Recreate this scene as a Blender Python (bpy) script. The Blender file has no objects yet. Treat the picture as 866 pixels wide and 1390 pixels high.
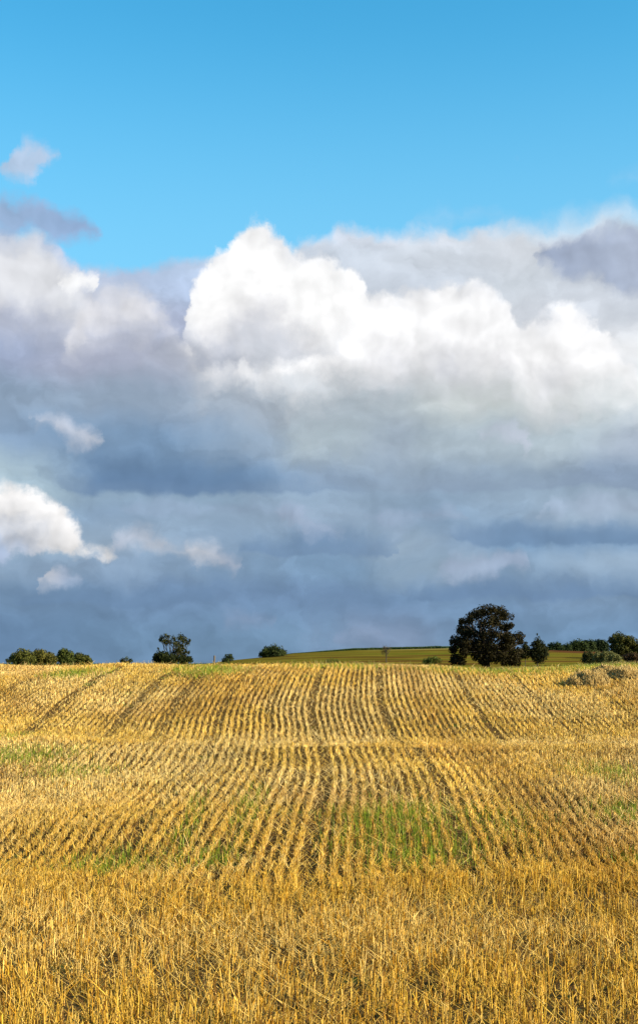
import bpy, math, random
import numpy as np

random.seed(7)
rng = np.random.default_rng(11)
SC = bpy.context.scene
COL = SC.collection
R = math.radians

# ------------------------------------------------------------------ camera geometry
F = 1805.0                    # focal length in photograph pixels (50 mm on full frame)
EYE = 2.0                     # eye height above the near ground
PITCH = math.atan(205.0 / F)
CP, SP = math.cos(PITCH), math.sin(PITCH)
SUN_AZ, SUN_EL = R(110), R(25)  # clockwise from the viewing direction, and above the horizon


def ray(px, py):
    a, b = (px - 433.0) / F, (695.0 - py) / F
    return a, CP - b * SP, SP + b * CP      # x, y, z


def at(px, py, Y):
    """the point seen at a photograph pixel, at distance Y along the ground"""
    a, c, e = ray(px, py)
    return a / c * Y, Y, EYE + e / c * Y


# ------------------------------------------------------------------ numpy noise
_tab = np.random.default_rng(3).random((64, 64, 64))


def vnoise(x, y, z=0.0):
    x, y, z = np.broadcast_arrays(np.asarray(x, float), np.asarray(y, float), np.asarray(z, float))
    xi, yi, zi = np.floor(x).astype(int), np.floor(y).astype(int), np.floor(z).astype(int)
    fx, fy, fz = x - xi, y - yi, z - zi
    fx, fy, fz = fx * fx * (3 - 2 * fx), fy * fy * (3 - 2 * fy), fz * fz * (3 - 2 * fz)
    r = 0
    for dx in (0, 1):
        wx = fx if dx else 1 - fx
        for dy in (0, 1):
            wy = fy if dy else 1 - fy
            for dz in (0, 1):
                wz = fz if dz else 1 - fz
                r = r + wx * wy * wz * _tab[(xi + dx) & 63, (yi + dy) & 63, (zi + dz) & 63]
    return r


def fbm(x, y, z=0.0, o=4):
    s, a, t = 0, 0.5, 0
    for k in range(o):
        s = s + a * vnoise(np.asarray(x) * 2 ** k + 17.3 * k, np.asarray(y) * 2 ** k + 5.1 * k, np.asarray(z) * 2 ** k)
        t += a
        a *= 0.5
    return s / t


def sstep(a, b, x):
    t = np.clip((np.asarray(x, float) - a) / (b - a), 0, 1)
    return t * t * (3 - 2 * t)


# ------------------------------------------------------------------ terrain
_yk = [-300, -20, 4, 7, 9, 11.5, 14.4, 17, 20, 23, 25.2, 27.0, 29.0, 32, 36, 39, 41, 43, 47, 60, 100, 180, 260, 280]
_zk = [-1.9, -1.9, -1.9, -1.95, -2.0, -2.12, -2.22, -2.0, -1.87, -1.70, -1.50, -1.44, -1.35, -1.10, -.62, -.30, -.15, -.17, -.42, -1.3, -2.7, -1.9, -1.0, -.8]
_yd = np.arange(-300, 281, 0.1)
_zd = np.interp(_yd, _yk, _zk)
_k = np.ones(9) / 9
_zd = np.convolve(np.pad(_zd, 8, mode='edge'), np.convolve(_k, _k), 'valid')


def ridge(x):
    return np.interp(x, [-400, -70, -36, -27, -9, 12.5, 34, 50, 71, 98, 124, 170, 260, 500],
                     [-4.5, -4, -1.6, 1.3, 3.5, 4.7, 5.2, 5.5, 5.0, 3.9, 3.4, 3.6, 2.5, -3])


def H(x, y):
    x, y = np.asarray(x, float), np.asarray(y, float)
    z = np.interp(y, _yd, _zd)
    off = np.interp(x, [-30, -9.8, -5, -.75, 2.5, 5.5, 9.8, 30], [.04, .0, .03, .07, .0, -.10, .03, .05])
    yb = y + .35 * np.sin(x * .35) + .05 * x                 # a low step in the slope, dying out to the left
    z = z + np.interp(yb, [23, 25.2, 27, 29, 32], [0, .03, -.18, -.19, 0]) * (.30 + .70 * sstep(-3.0, 1.0, x + 2.5 * (vnoise(x * .4, 3.3) - .5)))
    z = z + off * sstep(22, 38, y) * (1 - sstep(60, 140, y))
    und = (fbm(x * .35 + 9, y * .35, 1.5, 3) - .5) * .16 * sstep(5, 12, y) + (fbm(x * .12, y * .10 + 40, 7.7, 2) - .5) * .34 * sstep(12, 20, y) * (1 - sstep(32, 40, y))
    z = z + und * (1 - sstep(45, 60, y))
    s = np.clip((y - 270) / 210.0, 0, 1)
    s = 1.12 * s - .12 * s * s * s
    up = ridge(x) + .8
    hill = up * s
    down = sstep(490, 760, y)
    z = z + hill * (1 - down) + down * (-3.5)
    z = z + (fbm(x * .02, y * .02, 3.3, 3) - .5) * .9 * sstep(280, 340, y) * (1 - sstep(900, 1200, y))
    return z + EYE


def h(x, y):
    return float(H(np.array([x]), np.array([y]))[0])


# ------------------------------------------------------------------ node helper
class NB:
    def __init__(self, tree, dim='3D'):
        self.t = tree
        self.dim = dim

    def new(self, typ, **kw):
        nd = self.t.nodes.new(typ)
        for k, v in kw.items():
            setattr(nd, k, v)
        return nd

    def put(self, sock, v):
        if isinstance(v, bpy.types.NodeSocket):
            self.t.links.new(v, sock)
        elif v is not None:
            if hasattr(sock.default_value, '__len__'):
                v = tuple(v)
                n = len(sock.default_value)
                sock.default_value = (v + (1.0,))[:n] if len(v) < n else v[:n]
            else:
                sock.default_value = v

    def m(self, op, a, b=None, c=None, clamp=False):
        nd = self.new('ShaderNodeMath', operation=op, use_clamp=clamp)
        for i, v in enumerate((a, b, c)):
            if v is not None:
                self.put(nd.inputs[i], v)
        return nd.outputs[0]

    def v(self, op, a, b=None, c=None, scale=None):
        nd = self.new('ShaderNodeVectorMath', operation=op)
        for i, x in enumerate((a, b, c)):
            if x is not None:
                self.put(nd.inputs[i], x)
        if scale is not None:
            self.put(nd.inputs['Scale'], scale)
        return nd.outputs['Value'] if op in ('DOT_PRODUCT', 'LENGTH', 'DISTANCE') else nd.outputs[0]

    def add(self, a, b): return self.m('ADD', a, b)
    def sub(self, a, b): return self.m('SUBTRACT', a, b)
    def mul(self, a, b): return self.m('MULTIPLY', a, b)

    def ss(self, a, b, x):
        nd = self.new('ShaderNodeMapRange', interpolation_type='SMOOTHSTEP')
        for i, q in enumerate((x, a, b, 0.0, 1.0)):
            self.put(nd.inputs[i], q)
        return nd.outputs[0]

    def mix(self, f, a, b, blend='MIX'):
        nd = self.new('ShaderNodeMix', data_type='RGBA', blend_type=blend)
        nd.clamp_factor = True
        self.put(nd.inputs[0], f)
        self.put(nd.inputs[6], a)
        self.put(nd.inputs[7], b)
        return nd.outputs[2]

    def fmix(self, f, a, b):
        nd = self.new('ShaderNodeMix', data_type='FLOAT')
        self.put(nd.inputs[0], f)
        self.put(nd.inputs[2], a)
        self.put(nd.inputs[3], b)
        return nd.outputs[0]

    def noise(self, vec, scale, detail=3, rough=.5, dist=0.0, col=False, typ=None):
        nd = self.new('ShaderNodeTexNoise')
        nd.noise_dimensions = self.dim
        if typ:
            nd.noise_type = typ
        self.put(nd.inputs['Vector'], vec)
        self.put(nd.inputs['Scale'], scale)
        self.put(nd.inputs['Detail'], detail)
        self.put(nd.inputs['Roughness'], rough)
        self.put(nd.inputs['Distortion'], dist)
        return nd.outputs['Color' if col else 'Fac']

    def voro(self, vec, scale, detail=2, rough=.5, smooth=.6):
        nd = self.new('ShaderNodeTexVoronoi', feature='SMOOTH_F1')
        nd.normalize = True
        nd.voronoi_dimensions = self.dim
        self.put(nd.inputs['Vector'], vec)
        self.put(nd.inputs['Scale'], scale)
        self.put(nd.inputs['Detail'], detail)
        self.put(nd.inputs['Roughness'], rough)
        self.put(nd.inputs['Smoothness'], smooth)
        return nd.outputs['Distance']

    def comb(self, x, y, z=0.0):
        nd = self.new('ShaderNodeCombineXYZ')
        for i, q in enumerate((x, y, z)):
            self.put(nd.inputs[i], q)
        return nd.outputs[0]

    def sep(self, v):
        nd = self.new('ShaderNodeSeparateXYZ')
        self.put(nd.inputs[0], v)
        return nd.outputs


def lin(r, g, b):
    def f(c):
        c /= 255.0
        return c / 12.92 if c <= .04045 else ((c + .055) / 1.055) ** 2.4
    return (f(r), f(g), f(b))


#@@WORLD_BEGIN
# ------------------------------------------------------------------ sky: Nishita air with procedural clouds by azimuth and elevation
S = F / 100.0   # one unit of the cloud chart = the angle of 100 photograph pixels
ARANGE = 6.0    # the cloud curves run over this many units to either side


BUMP0 = .50     # the mean of the billow noise


def chart(px, py):
    a, c, e = ray(px, py)
    return math.atan2(a, c) * S, math.asin(e / math.sqrt(a * a + c * c + e * e)) * S


def build_world():
    w = bpy.data.worlds.new("World")
    SC.world = w
    w.use_nodes = True
    t = w.node_tree
    t.nodes.clear()
    n = NB(t, '2D')
    out = n.new('ShaderNodeOutputWorld')
    bg = n.new('ShaderNodeBackground')
    bg.inputs['Strength'].default_value = 0.1
    t.links.new(bg.outputs[0], out.inputs[0])
    sky = n.new('ShaderNodeTexSky', sky_type='NISHITA')
    sky.sun_disc = False
    sky.sun_elevation = SUN_EL
    sky.sun_rotation = SUN_AZ
    sky.air_density = 1.0
    sky.dust_density = 0.4
    sky.ozone_density = 2.0
    tc = n.new('ShaderNodeTexCoord')
    x, y, z = n.sep(tc.outputs['Generated'])
    A = n.mul(n.m('ARCTAN2', x, y), S)
    B = n.mul(n.m('ARCSINE', z), S)
    P = n.comb(A, B)
    air = n.v('MULTIPLY', sky.outputs[0], SKY_TINT)         # polarised, as in the photograph
    low = n.m('MULTIPLY', n.ss(9.0, 4.2, B), .62)           # the air pales towards the horizon
    air = n.mix(low, air, (*lin(150, 212, 245), 1))

    w1 = n.v('SUBTRACT', n.noise(P, .75, 4, .55, col=True), (.5, .5, .5))
    w3 = n.v('SUBTRACT', n.noise(P, 2.6, 6, .62, col=True), (.5, .5, .5))
    def warped(k1, k3):
        return n.v('MULTIPLY_ADD', w3, (k3[0], k3[1], 0), n.v('MULTIPLY_ADD', w1, (k1[0], k1[1], 0), P))
    Pd = warped((1.2, .42), (.34, .16))       # the deck
    Pc = warped((.34, .30), (.30, .34))       # heaps
    Pw = warped((.30, .22), (.50, .30))       # wisps
    Bd, Bc, Bw = n.sep(Pd)[1], n.sep(Pc)[1], n.sep(Pw)[1]
    Ad, Ac, Aw = n.sep(Pd)[0], n.sep(Pc)[0], n.sep(Pw)[0]

    b0 = n.voro(Pc, 1.55, 2.5, .5, .45)
    b1 = n.voro(n.v('ADD', Pc, (.10, .13, 0)), 1.55, 2.5, .5, .45)
    relief = n.sub(b1, b0)                    # > 0 where a billow turns to the sun
    f0 = n.noise(Pc, 1.25, 6, .52)
    Ps = n.v('MULTIPLY_ADD', w1, (.5, .45, 0), P)
    relief2 = n.sub(n.noise(Ps, 1.35, 3, .5), n.noise(n.v('ADD', Ps, (.12, .16, 0)), 1.35, 3, .5))
    q = n.v('MULTIPLY', Pd, (.62, 1.1, 1))
    s0 = n.noise(q, 1.0, 6, .55)
    s1 = n.noise(n.v('ADD', q, (.05, .16, 0)), 1.0, 6, .55)
    srel = n.sub(s0, s1)
    bump = n.add(n.mul(n.sub(BUMP0, b0), 1.1), n.mul(n.sub(f0, .5), 1.0))

    def U(a):
        return n.m('MULTIPLY_ADD', a, .5 / ARANGE, .5, clamp=True)

    Ud, Uc, Uw = U(Ad), U(Ac), U(Aw)

    def curve(u, px_pts):
        """elevation (chart units) against azimuth through photograph pixels"""
        nd = n.new('ShaderNodeFloatCurve')
        cm = nd.mapping
        c = cm.curves[0]
        pts = [((chart(px, py)[0] / ARANGE * .5 + .5), chart(px, py)[1] / 10.0) for px, py in px_pts]
        pts = [(0.0, pts[0][1])] + pts + [(1.0, pts[-1][1])]
        while len(c.points) < len(pts):
            c.points.new(.5, .5)
        for p_, (a, b) in zip(c.points, pts):
            p_.location = (a, b)
            p_.handle_type = 'AUTO_CLAMPED'
        cm.update()
        n.put(nd.inputs['Value'], u)
        return n.mul(nd.outputs[0], 10.0)

    def ramp(fac, stops, interp='EASE'):
        nd = n.new('ShaderNodeValToRGB')
        cr = nd.color_ramp
        cr.interpolation = interp
        while len(cr.elements) < len(stops):
            cr.elements.new(.5)
        for e, (p_, c) in zip(cr.elements, sorted(stops, key=lambda q_: q_[0])):
            e.position = min(max(p_, 0), 1)
            e.color = (*lin(*c), 1)
        n.put(nd.inputs[0], fac)
        return nd.outputs[0]

    # ---- the deck: a row of colour stops over azimuth at each of a dozen elevations
    dc, prev = None, None
    for py, stops in DECK_ROWS:
        c = ramp(Ud, [(chart(px, py)[0] / ARANGE * .5 + .5, rgb) for px, rgb in stops])
        e = chart(433, py)[1]
        dc = c if dc is None else n.mix(n.ss(prev, e, Bd), dc, c)
        prev = e
    dc = n.v('SCALE', dc, scale=n.add(1.0, n.add(n.add(n.mul(n.sub(s0, .5), .15), n.mul(srel, .55)), n.add(n.mul(relief2, .25), n.mul(n.ss(.50, .60, s0), .07)))))
    edge = n.sub(curve(Ud, DECK_EDGE), Bd)
    edge = n.add(edge, n.mul(n.sub(f0, .5), .5))
    a_deck = n.ss(0.0, n.fmix(n.ss(2.2, 3.4, A), .24, .60), edge)
    col = n.mix(a_deck, air, dc)

    def lit(k, k2, k3=0.0):
        return n.add(n.add(1.0, n.mul(relief, k)), n.mul(relief2, k2))

    def sliver(col, spec):
        """flat clouds between an upper and a lower curve"""
        tops, bots = [], []
        for pts in spec['at']:
            (x0, t0, b0_), (x1, t1, b1_) = pts[0], pts[-1]
            tops += [(x0 - 9, t0 + 26)] + [(p_[0], p_[1]) for p_ in pts] + [(x1 + 9, t1 + 26)]
            bots += [(x0 - 9, b0_ - 26)] + [(p_[0], p_[2]) for p_ in pts] + [(x1 + 9, b1_ - 26)]
        bb, uu = (Bw, Uw) if spec.get('warp', 'w') == 'w' else (Bd, Ud)
        dpt = n.m('MINIMUM', n.sub(curve(uu, tops), bb), n.mul(n.sub(bb, curve(uu, bots)), spec.get('under', 1.0)))
        dpt = n.add(dpt, n.mul(bump, spec.get('rough', .25)))
        al = n.mul(n.ss(spec.get('off', 0.0), spec.get('off', 0.0) + spec['soft'], dpt), spec.get('op', 1.0))
        c = spec['tone']
        c = ramp(U(A), [(chart(px, 500)[0] / ARANGE * .5 + .5, rgb) for px, rgb in c]) if isinstance(c, list) else n.comb(*lin(*c))
        c = n.v('SCALE', c, scale=lit(spec.get('rel', .4), spec.get('rel', .4) * 1.6))
        return n.mix(al, col, c)

    def heap(col, spec):
        """a heap cloud: a billowing top edge, the base dissolving into the deck"""
        hg = n.sub(curve(Uc, spec['top']), Bc)
        hg = n.add(n.add(hg, spec.get('lift', 0.0)), n.mul(bump, spec.get('rough', .3)))
        soft = n.fmix(n.ss(-1.5, -2.2, A), spec['soft'], spec.get('softl', spec['soft']))
        al = n.ss(0.0, soft, hg)
        yt, yb = (chart(433, q_)[1] for q_ in spec['fade'])
        sh = n.m('MULTIPLY_ADD', n.ss(-1.5, -2.2, A), -spec.get('up_left', 0.0), n.mul(n.ss(2.0, 3.2, A), spec.get('down_right', 0.0)))
        al = n.mul(al, n.ss(yb, yt, n.add(n.add(Bc, n.mul(bump, .7)), sh)))
        # whiteness falls off with depth under the top edge
        dp = n.m('DIVIDE', n.add(hg, n.mul(n.sub(f0, .5), spec.get('mottle', .8))), spec['depth'], clamp=True)
        c = ramp(dp, spec['tone'], 'B_SPLINE')
        if 'left' in spec:
            c = n.mix(n.ss(-1.6, -2.1, A), c, (*lin(*spec['left']), 1), 'MULTIPLY')
        c = n.v('SCALE', c, scale=lit(spec.get('rel', .5), spec.get('rel2', .9)))
        return n.mix(al, col, c)

    for kind, spec in LAYERS:
        col = (sliver if kind == 'sliver' else heap)(col, spec)
    # background strength is 0.1 and exposure +1.14, so display-referred colours go in at 10 / 2 ** 1.14
    t.links.new(n.v('SCALE', col, scale=4.55), bg.inputs['Color'])
    w.cycles.sampling_method = 'MANUAL'
    w.cycles.sample_map_resolution = 256
    return w


SKY_TINT = (0.066, 0.238, .256)
DECK_EDGE = [(-150, 310), (0, 292), (60, 305), (110, 345), (160, 352), (210, 342), (270, 334), (340, 325), (400, 318),
             (440, 312), (500, 306), (560, 304), (620, 300), (680, 297), (740, 284), (800, 272), (866, 266), (1000, 262)]
DECK_ROWS = [
    (930, [(100, (108, 138, 172)), (500, (112, 142, 174)), (850, (112, 143, 176))]),
    (870, [(0, (104, 134, 167)), (200, (111, 142, 173)), (400, (115, 146, 176)), (530, (130, 151, 180)), (650, (114, 146, 178)), (850, (114, 146, 179))]),
    (808, [(0, (115, 144, 175)), (250, (111, 139, 172)), (450, (112, 140, 173)), (650, (116, 145, 177)), (840, (124, 151, 180))]),
    (772, [(0, (139, 164, 190)), (150, (138, 162, 188)), (330, (128, 156, 185)), (450, (123, 153, 183)), (620, (148, 171, 192)), (700, (135, 161, 187)), (840, (147, 170, 193))]),
    (742, [(0, (152, 176, 197)), (210, (147, 169, 192)), (330, (135, 161, 188)), (420, (125, 154, 184)), (540, (148, 170, 191)), (620, (135, 160, 187)), (700, (118, 149, 180)), (840, (123, 152, 182))]),
    (700, [(0, (152, 179, 201)), (140, (137, 162, 188)), (280, (144, 168, 192)), (430, (147, 169, 192)), (600, (135, 161, 187)), (700, (143, 167, 191)), (840, (158, 178, 198))]),
    (676, [(0, (170, 193, 207)), (120, (143, 168, 191)), (260, (141, 167, 191)), (420, (145, 168, 191)), (600, (141, 165, 189)), (760, (150, 172, 193)), (860, (156, 177, 197))]),
    (650, [(0, (171, 193, 206)), (80, (143, 168, 191)), (150, (108, 139, 174)), (270, (106, 137, 171)), (350, (115, 145, 177)), (440, (143, 164, 187)), (600, (147, 167, 188)), (700, (148, 169, 190)), (840, (141, 161, 185))]),
    (600, [(0, (137, 162, 190)), (100, (126, 154, 184)), (220, (122, 151, 182)), (350, (147, 167, 188)), (440, (171, 186, 196)), (520, (164, 180, 196)), (600, (170, 186, 198)), (760, (177, 192, 202)), (860, (168, 181, 197))]),
    (545, [(0, (141, 162, 186)), (180, (146, 164, 185)), (330, (164, 176, 190)), (500, (175, 187, 196)), (620, (196, 204, 204)), (740, (205, 211, 210)), (860, (196, 207, 212))]),
    (495, [(0, (155, 168, 195)), (150, (170, 177, 198)), (300, (177, 184, 198)), (420, (190, 196, 203)), (550, (202, 205, 209)), (700, (229, 229, 230)), (860, (226, 228, 231))]),
    (440, [(0, (178, 186, 207)), (120, (186, 192, 208)), (250, (172, 182, 207)), (400, (195, 203, 215)), (600, (208, 213, 221)), (760, (208, 214, 223)), (866, (206, 213, 223))]),
    (390, [(0, (196, 202, 216)), (110, (190, 200, 220)), (190, (178, 195, 222)), (270, (180, 198, 226)), (420, (198, 207, 220)), (560, (198, 207, 219)), (700, (205, 213, 222)), (866, (204, 211, 222))]),
    (345, [(0, (200, 208, 222)), (110, (176, 196, 226)), (220, (184, 205, 233)), (330, (192, 208, 230)), (450, (200, 210, 223)), (600, (205, 213, 223)), (720, (214, 220, 228)), (866, (216, 222, 230))]),
    (298, [(0, (196, 206, 224)), (330, (205, 218, 238)), (520, (217, 223, 235)), (700, (216, 222, 231)), (800, (230, 233, 238)), (866, (232, 235, 240))]),
]
WHITE = [(0, (238, 240, 245)), (.16, (255, 255, 255)), (.52, (255, 255, 255)), (.72, (240, 240, 242)), (.88, (222, 223, 228)), (1, (208, 211, 219))]
LAYERS = [
    ('sliver', dict(at=[[(560, 292, 297), (600, 286, 299), (660, 282, 299), (705, 290, 300)], [(828, 238, 240), (866, 230, 245), (900, 230, 248)]], tone=(196, 215, 236), soft=.40, op=.3, rough=.25, off=-.02)),
    # grey clouds in front of the pale sheet
    ('sliver', dict(at=[[(-40, 266, 310), (15, 268, 312), (45, 274, 304), (85, 290, 324), (115, 300, 324), (134, 310, 318)],
                        [(728, 346, 352), (760, 330, 364), (795, 322, 372), (822, 318, 384), (848, 312, 396), (900, 304, 400)]],
                    tone=[(0, (156, 180, 214)), (120, (150, 175, 212)), (740, (158, 172, 198)), (800, (164, 177, 201)), (860, (172, 184, 206))], soft=.24, op=.95, rough=.30, off=-.05, rel=.35)),
    # torn cloud in the blue
    ('sliver', dict(at=[[(10, 222, 238), (18, 200, 243), (35, 189, 244), (52, 194, 238), (64, 203, 222), (74, 209, 213)]], tone=(192, 206, 229), soft=.34, op=.85, rough=.42, off=-.04, rel=.35)),
    # heaps: left puff and the main peak
    ('heap', dict(top=[(-200, 330), (-20, 318), (18, 322), (45, 312), (66, 326), (92, 352), (116, 380), (146, 425), (180, 520), (236, 520), (252, 450), (260, 404), (268, 380), (288, 348), (308, 330), (326, 311), (344, 300), (362, 301), (376, 309),
                       (392, 326), (420, 346), (450, 362), (470, 374), (480, 370), (491, 380), (500, 402), (522, 440), (550, 520), (700, 560)],
                  fade=(418, 505), lift=.07, soft=.17, depth=1.65, tone=WHITE, softl=.42, up_left=.45, left=(228, 230, 235), rel=.22, rel2=.55, rough=.24)),
    # left second puff, middle heap, right shoulder
    ('heap', dict(top=[(-100, 560), (70, 520), (100, 440), (126, 402), (160, 386), (192, 394), (216, 412), (240, 446), (275, 500), (330, 505), (440, 480), (478, 436), (502, 404), (530, 402), (560, 396), (600, 389), (640, 388), (664, 398), (684, 412),
                       (698, 432), (716, 446), (735, 438), (764, 420), (790, 432), (808, 450), (828, 470), (846, 492), (870, 508), (910, 520), (1000, 540)],
                  fade=(445, 545), lift=.07, soft=.19, depth=1.45, tone=[(0, (236, 238, 243)), (.14, (253, 253, 254)), (.42, (252, 252, 253)), (.62, (238, 238, 240)), (.82, (224, 225, 229)), (1, (206, 209, 217))], softl=.45, up_left=.55, down_right=.40, left=(228, 228, 232), rel=.26, rel2=.65, rough=.26)),
    ('sliver', dict(at=[[(84, 376, 388), (96, 369, 394), (112, 371, 394), (128, 374, 397), (138, 382, 392)]], tone=(250, 251, 253), soft=.14, rough=.24, off=-.01, rel=.3)),
    # the long dark base, flat underneath
    ('sliver', dict(warp='d', at=[[(70, 640, 668), (130, 618, 674), (220, 606, 676), (320, 616, 675), (400, 634, 673), (480, 654, 670)], [(540, 640, 664), (620, 632, 668), (700, 636, 668), (790, 628, 664), (900, 626, 668)]],
                    tone=[(60, (120, 146, 178)), (150, (104, 133, 168)), (300, (103, 132, 167)), (400, (117, 143, 174)), (560, (135, 154, 178)), (860, (131, 150, 176))], soft=.62, under=4.5, op=.85, rough=.18, rel=.15)),
    # lower, farther bands with flat bases
    ('sliver', dict(warp='d', at=[[(310, 734, 752), (420, 712, 758), (540, 736, 752)], [(600, 722, 742), (700, 700, 750), (800, 706, 748), (900, 710, 746)]], tone=[(400, (116, 144, 176)), (560, (120, 147, 178)), (750, (112, 141, 174))],
                    soft=.34, under=4.5, op=.8, rough=.2, rel=.2)),
    ('sliver', dict(warp='d', at=[[(20, 806, 820), (150, 792, 826), (300, 800, 822)], [(560, 796, 812), (700, 786, 816), (860, 794, 814)]], tone=[(150, (108, 137, 170)), (700, (110, 139, 174))], soft=.30, under=4.0, op=.7, rough=.2, rel=.2)),
    ('sliver', dict(warp='d', at=[[(180, 690, 700), (280, 678, 706), (400, 684, 702)], [(470, 694, 708), (560, 684, 716), (640, 696, 712)], [(760, 678, 694), (840, 672, 702), (900, 676, 704)]], tone=[(280, (150, 172, 198)), (560, (156, 175, 200)), (840, (166, 183, 205))], soft=.22, op=.7, rough=.35, rel=.4)),
    # lower puffs
    ('sliver', dict(at=[[(44, 568, 574), (70, 566, 586), (98, 570, 602), (122, 584, 608), (140, 598, 606)], [(655, 590, 598), (690, 578, 594), (712, 600, 612)]], tone=[(60, (192, 201, 217)), (120, (196, 204, 219)), (700, (190, 199, 214))], soft=.22, op=.9, rough=.28, off=-.03, rel=.4)),
    ('heap', dict(top=[(-100, 648), (0, 656), (22, 662), (42, 673), (64, 676), (84, 692), (104, 712), (120, 730), (150, 750), (190, 800), (500, 830)], fade=(735, 760), soft=.22, depth=1.05,
                  tone=[(0, (236, 235, 236)), (.15, (246, 244, 243)), (.45, (238, 237, 237)), (.62, (214, 217, 224)), (.85, (168, 184, 208)), (1, (164, 180, 206))], rel=.5, rel2=.9, rough=.28, mottle=.5)),
    ('sliver', dict(at=[[(150, 742, 748), (172, 722, 746), (192, 716, 750), (214, 728, 754), (236, 742, 758), (262, 740, 762), (284, 740, 770), (304, 752, 778), (326, 766, 774)], [(372, 690, 700), (400, 690, 712), (430, 708, 724), (460, 722, 730)]],
                    tone=[(160, (184, 194, 211)), (270, (206, 208, 215)), (320, (180, 189, 206)), (400, (156, 172, 196))], soft=.30, op=.85, rough=.32, off=-.02, rel=.45)),
    ('sliver', dict(at=[[(58, 786, 796), (70, 766, 796), (84, 770, 796), (104, 788, 798)], [(590, 768, 780), (640, 758, 784), (690, 752, 778), (720, 762, 772)]], tone=[(70, (204, 205, 212)), (100, (170, 183, 206)), (600, (160, 176, 201))], soft=.24, op=.75, rough=.30, off=-.02, rel=.4)),
    ('sliver', dict(at=[[(300, 842, 850), (345, 830, 850), (380, 838, 850)], [(455, 862, 872), (485, 852, 872), (520, 862, 874)]], tone=(146, 162, 190), soft=.30, op=.45, rough=.30, off=-.01, rel=.4)),
]
build_world()
#@@WORLD_END

# ------------------------------------------------------------------ light and camera
sun = bpy.data.lights.new('sun', 'SUN')
sun.energy = 5.0
sun.angle = R(.53)
sun.color = (1.0, .86, .62)
so = bpy.data.objects.new('sun', sun)
COL.objects.link(so)
so.rotation_euler = (math.pi / 2 - SUN_EL, 0, math.pi - SUN_AZ)

cam = bpy.data.cameras.new('camera')
co = bpy.data.objects.new('camera', cam)
COL.objects.link(co)
co.location = (0, 0, EYE)
co.rotation_euler = (math.pi / 2 + PITCH, 0, 0)
cam.sensor_fit = 'VERTICAL'
cam.sensor_height = 36.0
cam.lens = F * 36.0 / 1390.0
cam.clip_start = .1
cam.clip_end = 30000
SC.camera = co

SC.view_settings.view_transform = 'Standard'
SC.view_settings.look = 'None'
SC.view_settings.exposure = 1.14
SC.view_settings.gamma = 1.0
SC.cycles.max_bounces = 6
SC.cycles.transparent_max_bounces = 8


# ------------------------------------------------------------------ materials
def material(name):
    m = bpy.data.materials.new(name)
    m.use_nodes = True
    t = m.node_tree
    t.nodes.clear()
    n = NB(t)
    out = n.new('ShaderNodeOutputMaterial')
    return m, n, out


def plant_material(name, trans=.3, rough=.55, spec=.25):
    """colour comes from the mesh attribute 'tint' (the own colour of each stalk or leaf)"""
    m, n, out = material(name)
    at_ = n.new('ShaderNodeAttribute', attribute_name='tint')
    pb = n.new('ShaderNodeBsdfPrincipled')
    n.put(pb.inputs['Base Color'], at_.outputs['Color'])
    pb.inputs['Roughness'].default_value = rough
    pb.inputs['Specular IOR Level'].default_value = spec
    tr = n.new('ShaderNodeBsdfTranslucent')
    n.put(tr.inputs['Color'], at_.outputs['Color'])
    mx = n.new('ShaderNodeMixShader')
    mx.inputs[0].default_value = trans
    n.t.links.new(pb.outputs[0], mx.inputs[1])
    n.t.links.new(tr.outputs[0], mx.inputs[2])
    n.t.links.new(mx.outputs[0], out.inputs[0])
    return m


M_STRAW = plant_material('straw', .25, .5, .20)
M_LEAF = plant_material('leaves', .22, .6, .05)
M_GREEN = plant_material('green_blades', .35, .5, .25)


def bark_material():
    m, n, out = material('bark')
    tc = n.new('ShaderNodeTexCoord')
    f = n.noise(n.v('MULTIPLY', tc.outputs['Object'], (1, 1, .25)), 6.0, 5, .6)
    c = n.mix(f, (.018, .013, .009, 1), (.06, .045, .032, 1))
    pb = n.new('ShaderNodeBsdfPrincipled')
    n.put(pb.inputs['Base Color'], c)
    pb.inputs['Roughness'].default_value = .9
    bp = n.new('ShaderNodeBump')
    bp.inputs['Strength'].default_value = .6
    bp.inputs['Distance'].default_value = .05
    n.put(bp.inputs['Height'], f)
    n.put(pb.inputs['Normal'], bp.outputs[0])
    n.t.links.new(pb.outputs[0], out.inputs[0])
    return m


M_BARK = bark_material()


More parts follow.
